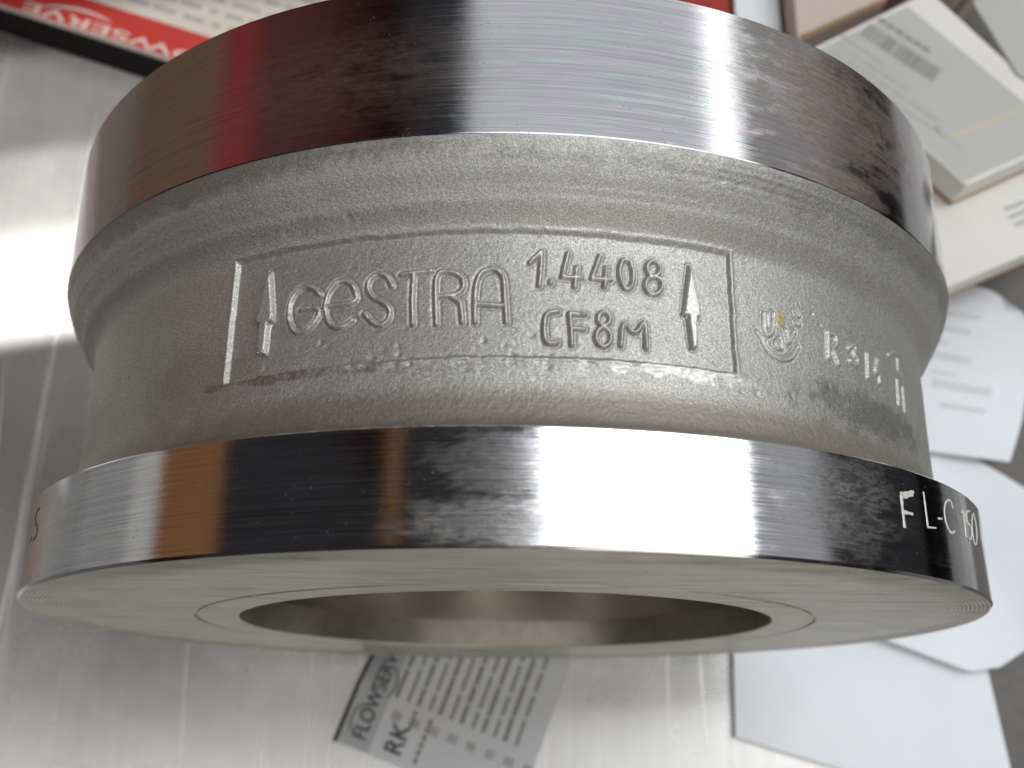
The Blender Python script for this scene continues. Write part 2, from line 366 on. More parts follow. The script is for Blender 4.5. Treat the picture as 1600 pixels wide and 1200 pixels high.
STROKES = {
 'pad': [
  [[(-0.5172,0.5034),(-0.3648,0.5047),(-0.259,0.5051),(-0.1532,0.505),(-0.0851,0.5049),(0.0157,0.5048)]],
  [[(-0.0272,0.504),(0.0669,0.5063),(0.1631,0.5066),(0.2638,0.5059),(0.3813,0.5038),(0.3834,0.4214),(0.3822,0.3029),(0.3042,0.3002),(0.2048,0.2996),(0.0881,0.2999),(-0.0248,0.3008)]],
  [[(0.0163,0.3006),(-0.0802,0.3005),(-0.1785,0.2998),(-0.281,0.2953),(-0.3919,0.2916),(-0.5183,0.2916),(-0.5181,0.4405),(-0.5172,0.5034)]],
 ],
 'arrow': [
  [[(-0.4433,0.4754),(-0.465,0.3882),(-0.4525,0.3846),(-0.4527,0.3317),(-0.4369,0.3302),(-0.4375,0.384),(-0.4261,0.3841)]],
  [[(0.3055,0.4733),(0.2872,0.3866),(0.2976,0.3855),(0.2997,0.332),(0.3114,0.3333),(0.312,0.3859),(0.3222,0.3863)]],
 ],
 'L': [
  [[(-0.3393,0.4205),(-0.3532,0.4343),(-0.3713,0.4385),(-0.3905,0.429),(-0.4004,0.4062),(-0.3956,0.3781),(-0.3819,0.3601),(-0.3641,0.3589),(-0.3476,0.3687),(-0.3386,0.3846),(-0.3374,0.398),(-0.3737,0.3991)]],
  [[(-0.329,0.3981),(-0.2679,0.3968),(-0.2731,0.4217),(-0.2871,0.4375),(-0.3058,0.4395),(-0.3235,0.4237),(-0.3285,0.4004),(-0.3235,0.3761),(-0.3092,0.3602),(-0.2925,0.3589),(-0.2751,0.3696)]],
  [[(-0.207,0.4211),(-0.2168,0.4399),(-0.233,0.4446),(-0.2487,0.4364),(-0.2524,0.4197),(-0.2414,0.4046),(-0.2232,0.3961),(-0.2093,0.3844),(-0.2094,0.3661),(-0.2228,0.3561),(-0.2389,0.3616),(-0.2542,0.3795)]],
  [[(-0.1921,0.4394),(-0.1404,0.4419)],[(-0.1703,0.4401),(-0.1713,0.4003),(-0.1687,0.3555)]],
  [[(-0.1289,0.3538),(-0.1321,0.3985),(-0.1318,0.4405),(-0.108,0.4396),(-0.0909,0.4333),(-0.0838,0.4177),(-0.0902,0.4038),(-0.1102,0.3994),(-0.1304,0.3984)],[(-0.1068,0.3983),(-0.0898,0.3872),(-0.0857,0.3559)]],
  [[(-0.0651,0.3555),(-0.0667,0.3967),(-0.0623,0.4301),(-0.0474,0.4428),(-0.0307,0.4427),(-0.0188,0.4299),(-0.0168,0.3965),(-0.0138,0.3554)],[(-0.0658,0.3851),(-0.0167,0.3817)]],
  [[(0.025,0.454),(0.0439,0.4736),(0.0429,0.4473),(0.04,0.4166)]],
  [[(0.0588,0.4243),(0.0592,0.4215)]],
  [[(0.0891,0.4732),(0.0791,0.4322),(0.111,0.4325)],[(0.1032,0.4501),(0.0993,0.4168)]],
  [[(0.1437,0.4721),(0.1292,0.4328),(0.1607,0.4328)],[(0.1539,0.4537),(0.1502,0.4201)]],
  [[(0.2011,0.4469),(0.2006,0.4369),(0.1984,0.4282),(0.1948,0.422),(0.1904,0.4193),(0.1857,0.4205),(0.1816,0.4253),(0.1786,0.4332),(0.1772,0.4428),(0.1776,0.4527),(0.1797,0.4615),(0.1833,0.4678),(0.1878,0.4705),(0.1925,0.4694),(0.1967,0.4645),(0.1997,0.4565),(0.2011,0.4469)]],
  [[(0.2504,0.461),(0.2489,0.455),(0.2452,0.4498),(0.2402,0.4466),(0.2347,0.446),(0.2299,0.4481),(0.2267,0.4524),(0.2257,0.4582),(0.2272,0.4642),(0.2308,0.4693),(0.2358,0.4725),(0.2414,0.4732),(0.2462,0.4711),(0.2495,0.4668),(0.2504,0.461)],[(0.2521,0.4318),(0.2503,0.425),(0.2458,0.4192),(0.2395,0.4155),(0.2327,0.4148),(0.2267,0.4171),(0.2227,0.422),(0.2215,0.4284),(0.2232,0.4352),(0.2277,0.4411),(0.234,0.4447),(0.2408,0.4455),(0.2469,0.4432),(0.2509,0.4384),(0.2521,0.4318)]],
  [[(0.0706,0.3745),(0.0538,0.372),(0.0482,0.3599),(0.0481,0.3316),(0.0536,0.3205),(0.0688,0.3233)]],
  [[(0.0933,0.3207),(0.0923,0.347),(0.0903,0.3721),(0.1161,0.3712)],[(0.0923,0.3483),(0.1134,0.3476)]],
  [[(0.158,0.367),(0.1568,0.3619),(0.1539,0.3577),(0.1498,0.3552),(0.1454,0.3549),(0.1414,0.3568),(0.1387,0.3606),(0.1378,0.3656),(0.1389,0.3707),(0.1418,0.3749),(0.1459,0.3774),(0.1504,0.3777),(0.1544,0.3758),(0.1571,0.3719),(0.158,0.367)],[(0.1591,0.3372),(0.1576,0.3304),(0.1539,0.3248),(0.1487,0.3214),(0.143,0.3211),(0.1379,0.3237),(0.1345,0.3289),(0.1334,0.3355),(0.1348,0.3423),(0.1385,0.348),(0.1437,0.3513),(0.1494,0.3517),(0.1545,0.349),(0.158,0.3439),(0.1591,0.3372)]],
  [[(0.1755,0.3247),(0.1797,0.3686),(0.1992,0.3403),(0.2203,0.3746),(0.2192,0.3237)]],
 ],
 'S': [
  [[(0.4503,0.4121),(0.4476,0.385),(0.4536,0.375),(0.4657,0.3815),(0.4703,0.3979),(0.4723,0.4162)],[(0.4573,0.4112),(0.4567,0.391)]],
  [[(0.4977,0.3919),(0.503,0.3728),(0.5178,0.3935)],[(0.4825,0.3757),(0.4696,0.3645),(0.4746,0.3566),(0.4837,0.3604),(0.484,0.3759),(0.4841,0.3583)]],
  [[(0.4315,0.3767),(0.4418,0.3686),(0.4459,0.3539),(0.4643,0.3417),(0.4872,0.339),(0.5091,0.3473),(0.524,0.3678)],[(0.5255,0.4302),(0.5328,0.4249)],[(0.5246,0.4107),(0.5315,0.4098)]],
  [[(0.6089,0.4103),(0.6037,0.3655)],[(0.6089,0.4103),(0.6297,0.4126),(0.6348,0.3975),(0.6215,0.3853),(0.6067,0.3844)],[(0.6176,0.3845),(0.6322,0.3601)]],
  [[(0.6702,0.3962),(0.6869,0.4072),(0.6917,0.3989),(0.6831,0.3875),(0.6968,0.3812),(0.6898,0.368),(0.6699,0.3728)]],
  [[(0.7334,0.3994),(0.7273,0.3553)]],
  [[(0.7724,0.3993),(0.767,0.3884),(0.7578,0.3718),(0.7737,0.3732),(0.7747,0.3567)]],
  [[(0.8304,0.4228),(0.8538,0.4353),(0.8751,0.4361)],[(0.8751,0.426),(0.8713,0.405),(0.8866,0.3965)]],
  [[(0.8594,0.3808),(0.8548,0.3333)],[(0.8898,0.3749),(0.8874,0.3288)]],
 ],
 'E': [
  [[(0.6511,0.1281),(0.6505,0.0727)],[(0.6484,0.1257),(0.6898,0.1352)],[(0.6514,0.0978),(0.679,0.0985)],[(0.6517,0.1206),(0.6862,0.1303)]],
  [[(0.7227,0.1404),(0.7227,0.0834),(0.751,0.086)]],
  [[(0.7619,0.1032),(0.781,0.1055)]],
  [[(0.8369,0.131),(0.83,0.1449),(0.8068,0.1401),(0.7924,0.1211),(0.7945,0.0975),(0.8105,0.0847),(0.8289,0.092)]],
  [[(0.875,0.1291),(0.8936,0.1392),(0.8892,0.0901)]],
  [[(0.9424,0.1449),(0.912,0.1396),(0.9058,0.1175),(0.9343,0.1194),(0.9302,0.0963),(0.9029,0.088)]],
  [[(0.9745,0.1463),(0.9891,0.1286),(0.9686,0.0938),(0.942,0.0841),(0.9375,0.1087),(0.9539,0.1369),(0.9745,0.1463)]],
  [[(-0.9771,0.1378),(-1.0018,0.1334),(-0.9952,0.1165),(-0.9601,0.101),(-0.9628,0.0875),(-0.9896,0.083)]],
  [[(-1.0109,0.0918),(-1.017,0.0842)]],
 ],
}


# ---- height field of the cast waist: angle (u) by axial position (v)
rng = np.random.RandomState(7)
CY = [.171, .176, .184, .196, .213, .235, .252, .27, .49, .503, .513, .527, .545, .562, .585, .610, .6345]
CR = [.975, .962, .948, .939, .9325, .9275, .9255, .925, .925, .9265, .9305, .939, .952, .9645, .979, .9905, .9975]
A_DENSE = 1.42; STEP = 0.00165
nth = int(2 * A_DENSE * .925 / STEP)
th = np.concatenate([np.linspace(-math.pi, -A_DENSE, 60)[:-1], np.linspace(-A_DENSE, A_DENSE, nth), np.linspace(A_DENSE, math.pi, 60)[1:]])
ys = np.linspace(.171, .6345, int(.4635 / STEP))
# smooth profile
def smooth_interp(x, X, Y):
    y = np.interp(x, X, Y); k = np.hanning(15); k /= k.sum()
    p = np.concatenate([np.full(7, y[0]), y, np.full(7, y[-1])]); return np.convolve(p, k, 'valid')
prof = smooth_interp(ys, CY, CR)
H = np.zeros((len(ys), len(th)))
TH, YY = np.meshgrid(th, ys)
def lattice(cell_u, cell_v, seed):
    r = np.random.RandomState(seed)
    nu = int(2 * math.pi / cell_u) + 3; nv = int(.47 / cell_v) + 3
    g = r.rand(nv, nu); g[:, -1] = g[:, 0]
    fu = (th + math.pi) / cell_u; fv = (ys - .171) / cell_v
    iu = np.clip(fu.astype(int), 0, nu - 2); iv = fv.astype(int); du = fu - iu; dv = fv - iv
    du = du * du * (3 - 2 * du); dv = dv * dv * (3 - 2 * dv)
    a = g[iv][:, iu] * (1 - du) + g[iv][:, iu + 1] * du; b = g[iv + 1][:, iu] * (1 - du) + g[iv + 1][:, iu + 1] * du
    return a * (1 - dv)[:, None] + b * dv[:, None] - .5
H += lattice(.22, .16, 1) * .0030 + lattice(.06, .05, 2) * .0010 + lattice(.022, .020, 3) * .00025
g5 = lattice(.0085, .0080, 4); g6 = lattice(.0045, .0042, 5)
H += g5 * .00020 + g6 * .00045
# circumferential drag marks on the shoulder
drag = lattice(.30, .006, 8) * .0011 * np.interp(ys, [.17, .20, .24, .53, .56, .63], [1, .6, 0, 0, .9, 1])[:, None]
H += drag
# torn, rough stretch just below the name panel
rough_band = np.exp(-((YY - .289) / .010) ** 2) * np.interp(TH, [-.55, -.45, .40, .46], [0, 1, 1, 0])
H += rough_band * (np.clip(g5, -.5, .25) * .0012 + lattice(.031, .010, 9) * .0020 + lattice(.011, .005, 14) * .0008)
# pits
for k in range(70):
    if k < 34: t0, y0 = rng.uniform(-.48, .10), rng.choice([rng.normal(.293, .008), rng.uniform(.30, .345)])
    else: t0, y0 = rng.uniform(-.9, .9), rng.uniform(.24, .55)
    rr = rng.uniform(.0026, .0058); dep = rng.uniform(.0008, .0020)
    j0, j1 = np.searchsorted(th, [t0 - 4 * rr, t0 + 4 * rr]); i0, i1 = np.searchsorted(ys, [y0 - 4 * rr, y0 + 4 * rr])
    if i1 > i0 and j1 > j0:
        d2 = ((TH[i0:i1, j0:j1] - t0) * .925 / rng.uniform(.8, 1.4)) ** 2 + (YY[i0:i1, j0:j1] - y0) ** 2
        H[i0:i1, j0:j1] -= dep * np.exp(-d2 / (rr * rr))
H += .0034 * np.exp(-((YY - .541) / .0115) ** 2)
# recessed name panel, deeper on the left
PU0, PU1, PV0, PV1 = -.518, .3825, .3000, .5045
du_ = np.minimum(TH - PU0, PU1 - TH) * .925; dv_ = np.minimum(YY - PV0 - np.interp(TH, [-.52, -.30, -.1], [-.009, -.004, 0]), PV1 - YY)
wob = (lattice(.03, .03, 11) * .0022 + lattice(.010, .010, 12) * .0018)
inside = np.minimum(du_, dv_) + wob
depth = np.interp(TH, [-.52, -.30, .0, .38], [.0075, .0058, .0052, .0055])
H -= depth * np.clip((inside + .0022) / .0044, 0, 1) ** 2 * (3 - 2 * np.clip((inside + .0022) / .0044, 0, 1))
# a rolled burr round the panel
H += .0012 * np.exp(-((inside + .0042) / .0032) ** 2) * np.interp(TH, [-.7, -.5, .45, .6], [.3, 1, 1, .3])
wear = np.zeros(H.shape)
label_id = np.zeros((len(ys), len(th)), np.int32)   # 0 = neck, 1 = panel, 2.. = characters
label_id[inside > .0] = 1
best = np.full(H.shape, 1e3)
def seg_field(strokes, pad):
    P = np.array([p for s in strokes for p in s])
    j0, j1 = np.searchsorted(th, [P[:, 0].min() - pad, P[:, 0].max() + pad]); i0, i1 = np.searchsorted(ys, [P[:, 1].min() - pad, P[:, 1].max() + pad])
    X = TH[i0:i1, j0:j1] * .925; Y = YY[i0:i1, j0:j1]; D = np.full(X.shape, 1e3)
    for s in strokes:
        # round the corners of the traced polyline (Chaikin), keeping the ends
        q = np.array(s) * np.array([.925, 1.0])
        if len(q) > 4:
            for _ in range(2):
                a = q[:-1] * .75 + q[1:] * .25; b = q[:-1] * .25 + q[1:] * .75
                q = np.vstack([q[:1], np.stack([a, b], 1).reshape(-1, 2)[1:-1], q[-1:]])
        for (ax, ay), (bx, by) in zip(q[:-1], q[1:]):
            ex, ey = bx - ax, by - ay; L2 = ex * ex + ey * ey + 1e-12
            t = np.clip(((X - ax) * ex + (Y - ay) * ey) / L2, 0, 1)
            D = np.minimum(D, np.hypot(X - ax - ex * t, Y - ay - ey * t))
    return (slice(i0, i1), slice(j0, j1)), D
char_kinds = []
def claim(sl, D, reach, name):
    k = len(char_kinds) + 2; char_kinds.append(name)
    m = (D < reach) & (D < best[sl]); best[sl] = np.where(m, D, best[sl]); label_id[sl] = np.where(m, k, label_id[sl])
def ridge(D, w, h):
    x = np.clip(D / w, 0, 1); return h * (1 - x * x) ** 1.5
for strokes in STROKES['L']:
    sl, D = seg_field(strokes, .02)
    fade = np.interp(TH[sl], [-.42, -.30, -.1, .3], [.0058, .0060, .0062, .0070])
    H[sl] += fade * ridge(D, .0047, 1.0) * (.85 + .5 * g5[sl]) - .0016 * np.exp(-((D - .0062) / .0017) ** 2)
    wear[sl] = np.maximum(wear[sl], np.clip(1 - D / .0028, 0, 1) * np.interp(TH[sl], [-.4, .1], [.55, 1]))
    claim(sl, D, .0095, 'raised_letter')
for strokes in STROKES['S']:
    sl, D = seg_field(strokes, .02)
    if len(char_kinds) - len(STROKES['L']) < 3: H[sl] += .0046 * ridge(D, .0058, 1.0) - .0040 * ridge(D, .0024, 1.0) - .0008 * np.exp(-((D - .0065) / .002) ** 2)
    else: H[sl] += .0042 * ridge(D, .0074, 1.0)
    wear[sl] = np.maximum(wear[sl], .6 * np.clip(1 - D / .0036, 0, 1))
    claim(sl, D, .0090, 'stamped_mark')
for (poly,) in STROKES['arrow']:
    sl, D = seg_field([list(poly) + [poly[0]]], .02)
    X, Y = TH[sl], YY[sl]; ins = np.zeros(X.shape, bool); P = list(poly)
    for (ax, ay), (bx, by) in zip(P, P[1:] + P[:1]):
        cr = ((ay > Y) != (by > Y)) & (X < (bx - ax) * (Y - ay) / (by - ay + 1e-12) + ax); ins ^= cr
    sd_ = np.where(ins, -D, D)
    x = np.clip((.0022 - sd_) / .0040, 0, 1); H[sl] += .0085 * x * x * (3 - 2 * x) - .0018 * np.exp(-((sd_ - .0042) / .0018) ** 2)
    wear[sl] = np.maximum(wear[sl], np.clip((.0008 - sd_) / .002, 0, 1) * np.interp(TH[sl], [-.4, .1], [.35, 1]))
    claim(sl, np.maximum(sd_, 0), .0065, 'raised_arrow')
RR = prof[:, None] + H * np.interp(ys, [.171, .180, .626, .6345], [.25, 1, 1, .25])[:, None]
PX = np.stack([RR * np.sin(TH) * S, YY * S, (RR * np.cos(TH) + 1) * S], -1)
gu = np.gradient(PX, axis=1); gv = np.gradient(PX, axis=0); NN = np.cross(gv, gu); NN /= np.linalg.norm(NN, axis=-1, keepdims=True)
if (NN[..., 0] * np.sin(TH) + NN[..., 2] * np.cos(TH)).mean() < 0: NN = -NN
ni, nj = H.shape
idx = np.arange(ni * nj).reshape(ni, nj)
quads = np.stack([idx[:-1, :-1], idx[:-1, 1:], idx[1:, 1:], idx[1:, :-1]], -1).reshape(-1, 4)
ql = np.maximum.reduce([label_id[:-1, :-1], label_id[1:, :-1], label_id[1:, 1:], label_id[:-1, 1:]]).ravel()
PXf, NNf = PX.reshape(-1, 3), NN.reshape(-1, 3); UVf = np.stack([TH, YY], -1).reshape(-1, 2)
def patch(name, k, parent):
    q = quads[ql == k]; used, inv = np.unique(q, return_inverse=True)
    o = mesh_obj(name, PXf[used], inv.reshape(-1, 4), M['cast'], parent, True, UVf[used], NNf[used])
    at = o.data.attributes.new('wear', 'FLOAT', 'POINT'); at.data.foreach_set('value', wear.ravel()[used].astype(np.float32))
    return o
neck = patch('cast_waist', 0, valve); tag(neck, 'dull grey sand cast waist between the two bright rims')
panel = patch('name_panel', 1, valve); tag(panel, 'recessed rectangular panel with raised lettering and two arrows')
for k, nm in enumerate(char_kinds):
    if (ql == k + 2).any(): patch(nm, k + 2, neck if nm == 'stamped_mark' else panel)

# ---- machined flanges
c = .0045
near = lathe('near_flange_rim', [(.0, 1 - c), (c, 1.0), (.171 - .003, 1.0), (.171, 1 - .003), (.1712, .968)], M['rim_near'], valve, 360)
tag(near, 'mirror bright turned rim of the near flange with etched size marks')
far = lathe('far_flange_rim', [(.634, .985), (.6345, .9965), (.6365, .9990), (.915, .9990), (.9184, .9950), (.9184, .60)], M['rim_far'], valve, 360)
tag(far, 'turned rim of the far flange with brown stains on the right')
fp = [(.0, 1 - c)]
r = 1 - c
while r > .90:                       # concentric turning grooves, fading inwards
    a = .0010 * min(1.0, (r - .895) / .06)
    fp += [(a, r - .0030), (.0002, r - .0060)]; r -= .0074
    fp.append((.0, r))
fp += [(.0004, .80), (.0, .685), (.0, .6710), (.0042, .6700), (.0042, .6640)]
def lathe_smooth_face(name, prof, mat):   # the same ring builder with the profile reversed so the face looks towards -Y
    return lathe(name, prof, mat, valve, 300)
face = lathe_smooth_face('flange_face', [(y, q) for y, q in fp][::-1], M['face'])
tag(face, 'flat turned front face with fine concentric grooves near its edge')
lathe('seat_ring', [(.002, .5808), (.0, .5825), (-.0008, .600), (-.0008, .6600), (.0010, .6640), (.0042, .6640)], M['face'], valve, 220)
lathe('bore_entry', [(.070, .575), (.002, .5808)], M['borecone'], valve, 200)
lathe('bore_wall', [(.9183, .60), (.074, .60), (.070, .575)], M['bore'], valve, 200)

# ---- etched characters on the near rim
def ribbon(strokes, w, mat, parent, name, r=1.0007):
    V, F = [], []
    for s in strokes:
        q = np.array(s, float)
        if len(q) > 3:
            a = q[:-1] * .75 + q[1:] * .25; b = q[:-1] * .25 + q[1:] * .75
            q = np.vstack([q[:1], np.stack([a, b], 1).reshape(-1, 2)[1:-1], q[-1:]])
        # resample
        qs = [q[0]]
        for a, b in zip(q[:-1], q[1:]):
            n = max(1, int(np.hypot(*(b - a)) / .004))
            qs += [a + (b - a) * (i + 1) / n for i in range(n)]
        q = np.array(qs); tg = np.gradient(q, axis=0); tg /= np.linalg.norm(tg, axis=1, keepdims=True) + 1e-9
        nr = np.stack([-tg[:, 1], tg[:, 0]], 1)
        b0 = len(V)
        for i, (p, n) in enumerate(zip(q, nr)):
            ww = w * (1 + .35 * rng.uniform(-1, 1))
            for sgn, rad in ((-1, r - .0012), (-.8, r), (.8, r), (1, r - .0012)):
                u, v = p + n * ww * sgn
                V.append(W(rad * math.sin(u), v, rad * math.cos(u)))
        for i in range(len(q) - 1):
            for k in range(3): F.append((b0 + 4 * i + k, b0 + 4 * i + k + 1, b0 + 4 * i + 5 + k, b0 + 4 * i + 4 + k))
    return mesh_obj(name, V, np.array(F), mat, parent)
for i, s in enumerate(STROKES['E']):
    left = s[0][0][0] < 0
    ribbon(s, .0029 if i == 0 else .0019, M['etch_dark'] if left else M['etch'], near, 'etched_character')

# =================================================================== print helpers
def text_mesh(name, txt, size, origin2, direction, z, mat, parent, thick=0.0012, xscale=1.0, bold=0.0, shear=0.0, off=0.0, width=None):
    """lettering lying flat at height z; origin2 = start of the baseline, direction = reading direction (table units)"""
    cu = bpy.data.curves.new(name, 'FONT'); cu.body = txt; cu.size = size; cu.extrude = 0.0; cu.offset = bold; cu.shear = shear
    ob = bpy.data.objects.new(name, cu); col.objects.link(ob)
    dg = bpy.context.evaluated_depsgraph_get(); me = bpy.data.meshes.new_from_object(ob.evaluated_get(dg))
    bpy.data.objects.remove(ob); bpy.data.curves.remove(cu)
    dx, dy = direction; L = math.hypot(dx, dy); dx /= L; dy /= L
    off3 = Vector(parent_origin(parent))
    zz = z if callable(z) else (lambda x, y: z)
    bm = bmesh.new(); bm.from_mesh(me)
    if width: xscale = width / max(v.co.x for v in bm.verts)
    for v in bm.verts:
        x, y = v.co.x * xscale, v.co.y + off
        px, py = origin2[0] + dx * x - dy * y, origin2[1] + dy * x + dx * y
        v.co = W(px, py, zz(px, py) + thick) - off3
    bm.to_mesh(me); bm.free(); me.materials.clear(); me.materials.append(mat); me.name = name
    return link(bpy.data.objects.new(name, me), parent)
def strip(name, pts, w, z, mat, parent, thick=0.0012, closed=False):
    """flat printed line of width w along pts"""
    q = np.array(pts, float); tg = np.gradient(q, axis=0); tg /= np.linalg.norm(tg, axis=1, keepdims=True) + 1e-9
    nr = np.stack([-tg[:, 1], tg[:, 0]], 1); V, F = [], []
    zz = z if callable(z) else (lambda x, y: z)
    ws = w if hasattr(w, '__len__') else [w] * len(q)
    for p, n, ww in zip(q, nr, ws):
        for s in (-.5, .5):
            x, y = p + n * ww * s; V.append(W(x, y, zz(x, y) + thick))
    for i in range(len(q) - 1): F.append((2 * i, 2 * i + 2, 2 * i + 3, 2 * i + 1))
    return mesh_obj(name, V, F, mat, parent)
def many(name, rects, z, mat, parent, thick=0.0012):
    """several small printed bars as one print: rects = (origin, along, across)"""
    V, F = [], []; zz = z if callable(z) else (lambda x, y: z)
    for (ox, oy), (ax, ay), (bx, by) in rects:
        b = len(V)
        n = max(1, int(math.hypot(ax, ay) / .04))
        for i in range(n + 1):
            for k in (0, 1):
                x, y = ox + ax * i / n + bx * k, oy + ay * i / n + by * k; V.append(W(x, y, zz(x, y) + thick))
        for i in range(n): F.append((b + 2 * i, b + 2 * i + 2, b + 2 * i + 3, b + 2 * i + 1))
    return mesh_obj(name, V, F, mat, parent)
def arc(c, r0, r1, a0, a1, dirn, n=14):
    dx, dy = dirn; L = math.hypot(dx, dy); dx /= L; dy /= L; o = []
    for i in range(n + 1):
        a = a0 + (a1 - a0) * i / n; x, y = r0 * math.cos(a), r1 * math.sin(a); o.append((c[0] + dx * x - dy * y, c[1] + dy * x + dx * y))
    return o
def frame_of(o, d):
    L = math.hypot(*d); d = (d[0] / L, d[1] / L); n = (-d[1], d[0])
    return lambda a, b: (o[0] + d[0] * a + n[0] * b, o[1] + d[1] * a + n[1] * b)

# =================================================================== red and white carton, top left
# front edge of the top runs from (-1.17,1.96) to (-1.78,2.14); print is upside down for the viewer
rb = empty('red_white_carton', W(-1.5, 2.6, -1))
tag(rb, 'red and white printed carton lying behind the valve at top left', 'carton')
RD = (-0.9457, 0.325)
rf = frame_of((-1.228, 2.080), RD)      # a = along the front edge to the left, b = towards the viewer (negative = away)
box_poly = lambda a0, a1, b0, b1: [rf(a0, b0), rf(a1, b0), rf(a1, b1), rf(a0, b1)]
ztop = -.80
prism('carton_body', box_poly(-.75, 1.5, -1.5, -.004)[::-1], -1.0, ztop, M['redwhite'], rb, .006)
prism('red_band', box_poly(-.74, 1.49, -.135, -.006)[::-1], ztop - .002, ztop + .0015, M['red'], rb)
prism('pale_lip', box_poly(-.74, 1.49, -.004, .0006)[::-1], ztop - .022, ztop - .005, M['redwhite'], rb)
prism('shaded_side', box_poly(-.74, 1.49, -.004, .0005)[::-1], -.992, ztop - .023, M['black'], rb)  # shade on the front side, put in as near-black colour
text_mesh('brand_lettering', 'FLOWSERVE', .060, rf(-.285, -.050), RD, ztop + .0018, M['whiteink'], rb, .001, 1.0, .0008, width=.89)
strip('brand_swoosh', [(-1.73, 2.295), (-1.689, 2.301), (-1.641, 2.297), (-1.593, 2.289), (-1.545, 2.276), (-1.495, 2.254), (-1.457, 2.232)], [.004, .009, .012, .013, .012, .009, .003], ztop + .0018, M['whiteink'], rb)
rects = []
for j in range(7):
    a = -.5
    while a < 1.1:
        L = rng.uniform(.03, .12); rects.append((rf(a, -.20 - j * .055), tuple(np.array(rf(a + L, 0)) - rf(a, 0)), tuple((np.array(rf(0, .020)) - rf(0, 0))))); a += L + rng.uniform(.015, .035)
many('small_print', rects, ztop, M['greyink'], rb)

# =================================================================== white cartons, top right
def carton(name, poly, z0, z1, mat, label, cat='carton', group=None, kraft=True):
    cx = sum(p[0] for p in poly) / len(poly); cy = sum(p[1] for p in poly) / len(poly)
    e = empty(name, W(cx, cy, z0)); tag(e, label, cat, group)
    prism('carton_body', poly, z0 + (.012 if kraft else 0), z1, mat, e, .006)
    if kraft:
        g = [(cx + (x - cx) * 1.006, cy + (y - cy) * 1.006) for x, y in poly]
        prism('kraft_edge', g, z0, z0 + .014, M['kraft'], e)
    return e
af = frame_of((1.423, 1.391), (0.195, 0.095))       # corner nearest the valve: a along the front edge, b away from the viewer
def aq(a0, a1, b0, b1): return [af(a0, b0), af(a1, b0), af(a1, b1), af(a0, b1)]
# A: with the barcode sticker
fa = frame_of((1.423, 1.391), (-0.107, 0.101))      # along the left edge, away
A_poly = [(1.423, 1.391), (1.80, 1.575), (1.318, 2.075), (1.262, 2.073), (0.985, 1.889)]
Aq = [(1.423, 1.391), (1.83, 1.59), (1.40, 2.13), (0.985, 1.89)]
ca = carton('white_carton', Aq, -.55, -.43, M['carton'], 'thin white carton with a barcode sticker, topmost of the stack at upper right')
stk = [(1.420, 1.405), (1.765, 1.573), (1.32, 2.062), (1.005, 1.886)]
prism('sticker', stk, -.431, -.4285, M['sticker'], ca)
bd = (0.219, -0.181); bl = math.hypot(*bd); bdn = (bd[0] / bl, bd[1] / bl); bn = (0.62, 0.785)
bars = []; a = 0.0
random.seed(5)
while a < .275:
    w = random.choice([.005, .007, .011, .016]); bars.append(((1.150 + bdn[0] * a, 1.945 + bdn[1] * a), (bn[0] * .058, bn[1] * .058), (bdn[0] * w, bdn[1] * w))); a += w + random.choice([.003, .004, .006])
many('barcode', bars, -.4285, M['greyink'], ca)
many('barcode_number', [((1.213 + bdn[0] * q * .034, 2.004 + bdn[1] * q * .034), (bdn[0] * .027, bdn[1] * .027), (bn[0] * .016, bn[1] * .016)) for q in range(6)], -.4285, M['greyink'], ca)
many('small_print', [((1.085 + bn[0] * -.034 * j + bdn[0] * k * .06, 1.935 + bn[1] * -.034 * j + bdn[1] * k * .06), (bdn[0] * .05, bdn[1] * .05), (bn[0] * .012, bn[1] * .012)) for j in range(4) for k in range(3 + 2 * j)], -.4285, M['paleink'], ca)
many('printed_dot', [((1.345, 1.598), (.018, -.014), (.012, .015))], -.4285, M['paleink'], ca)
strip('glue_line', [(1.40, 1.565), (1.48, 1.600), (1.56, 1.637), (1.648, 1.675)], .014, -.4285, M['glue'], ca)
# B: the one it lies on
Bq = [(1.345, 1.085), (1.86, 1.315), (1.62, 1.765), (1.18, 1.60)]
cb = carton('white_carton', Bq, -.67, -.552, M['carton'], 'plain white carton under the barcode carton, its corner touching the valve outline')
many('small_print', [((1.60 + .012 * j, 1.37 - .028 * j), (.07, .03), (-.006, .012)) for j in range(3)], -.552, M['paleink'], cb)
cc_ = carton('shade_carton', [(1.42, 1.20), (1.95, 1.44), (1.70, 2.05), (1.15, 1.80)], -1.0, -.672, M['shade_board'], 'dark brown box added for the shade under the white cartons at right', kraft=False)  # shade under the white cartons, built as a dark box
cd = carton('pink_carton', [(0.955, 1.95), (1.272, 2.118), (1.36, 2.6), (0.96, 2.5)], -1.0, -.47, M['pink'], 'pinkish white carton behind the far rim, left of the barcode carton')
strip('kraft_edge', [(.962, 1.961), (1.06, 2.0125), (1.16, 2.0655), (1.268, 2.1225)], .014, -.469, M['kraft'], cd)
ce = carton('red_carton', [(.40, 2.02), (.775, 2.02), (.775, 2.6), (.40, 2.6)], -1.0, -.60, M['red'], 'dark red carton edge just above the far rim at top', kraft=False)
cw = carton('white_carton', [(.785, 2.00), (.942, 2.00), (.942, 2.6), (.785, 2.6)], -1.0, -.58, M['paper'], 'narrow bluish white carton between the red and the pinkish carton at top', kraft=False)
cf = carton('grey_carton', [(1.640, 1.80), (1.95, 1.55), (2.2, 2.1), (1.86, 2.5), (1.535, 2.075)], -.671, -.42, M['sticker'], 'grey topped carton with brown edges in the far upper right corner')
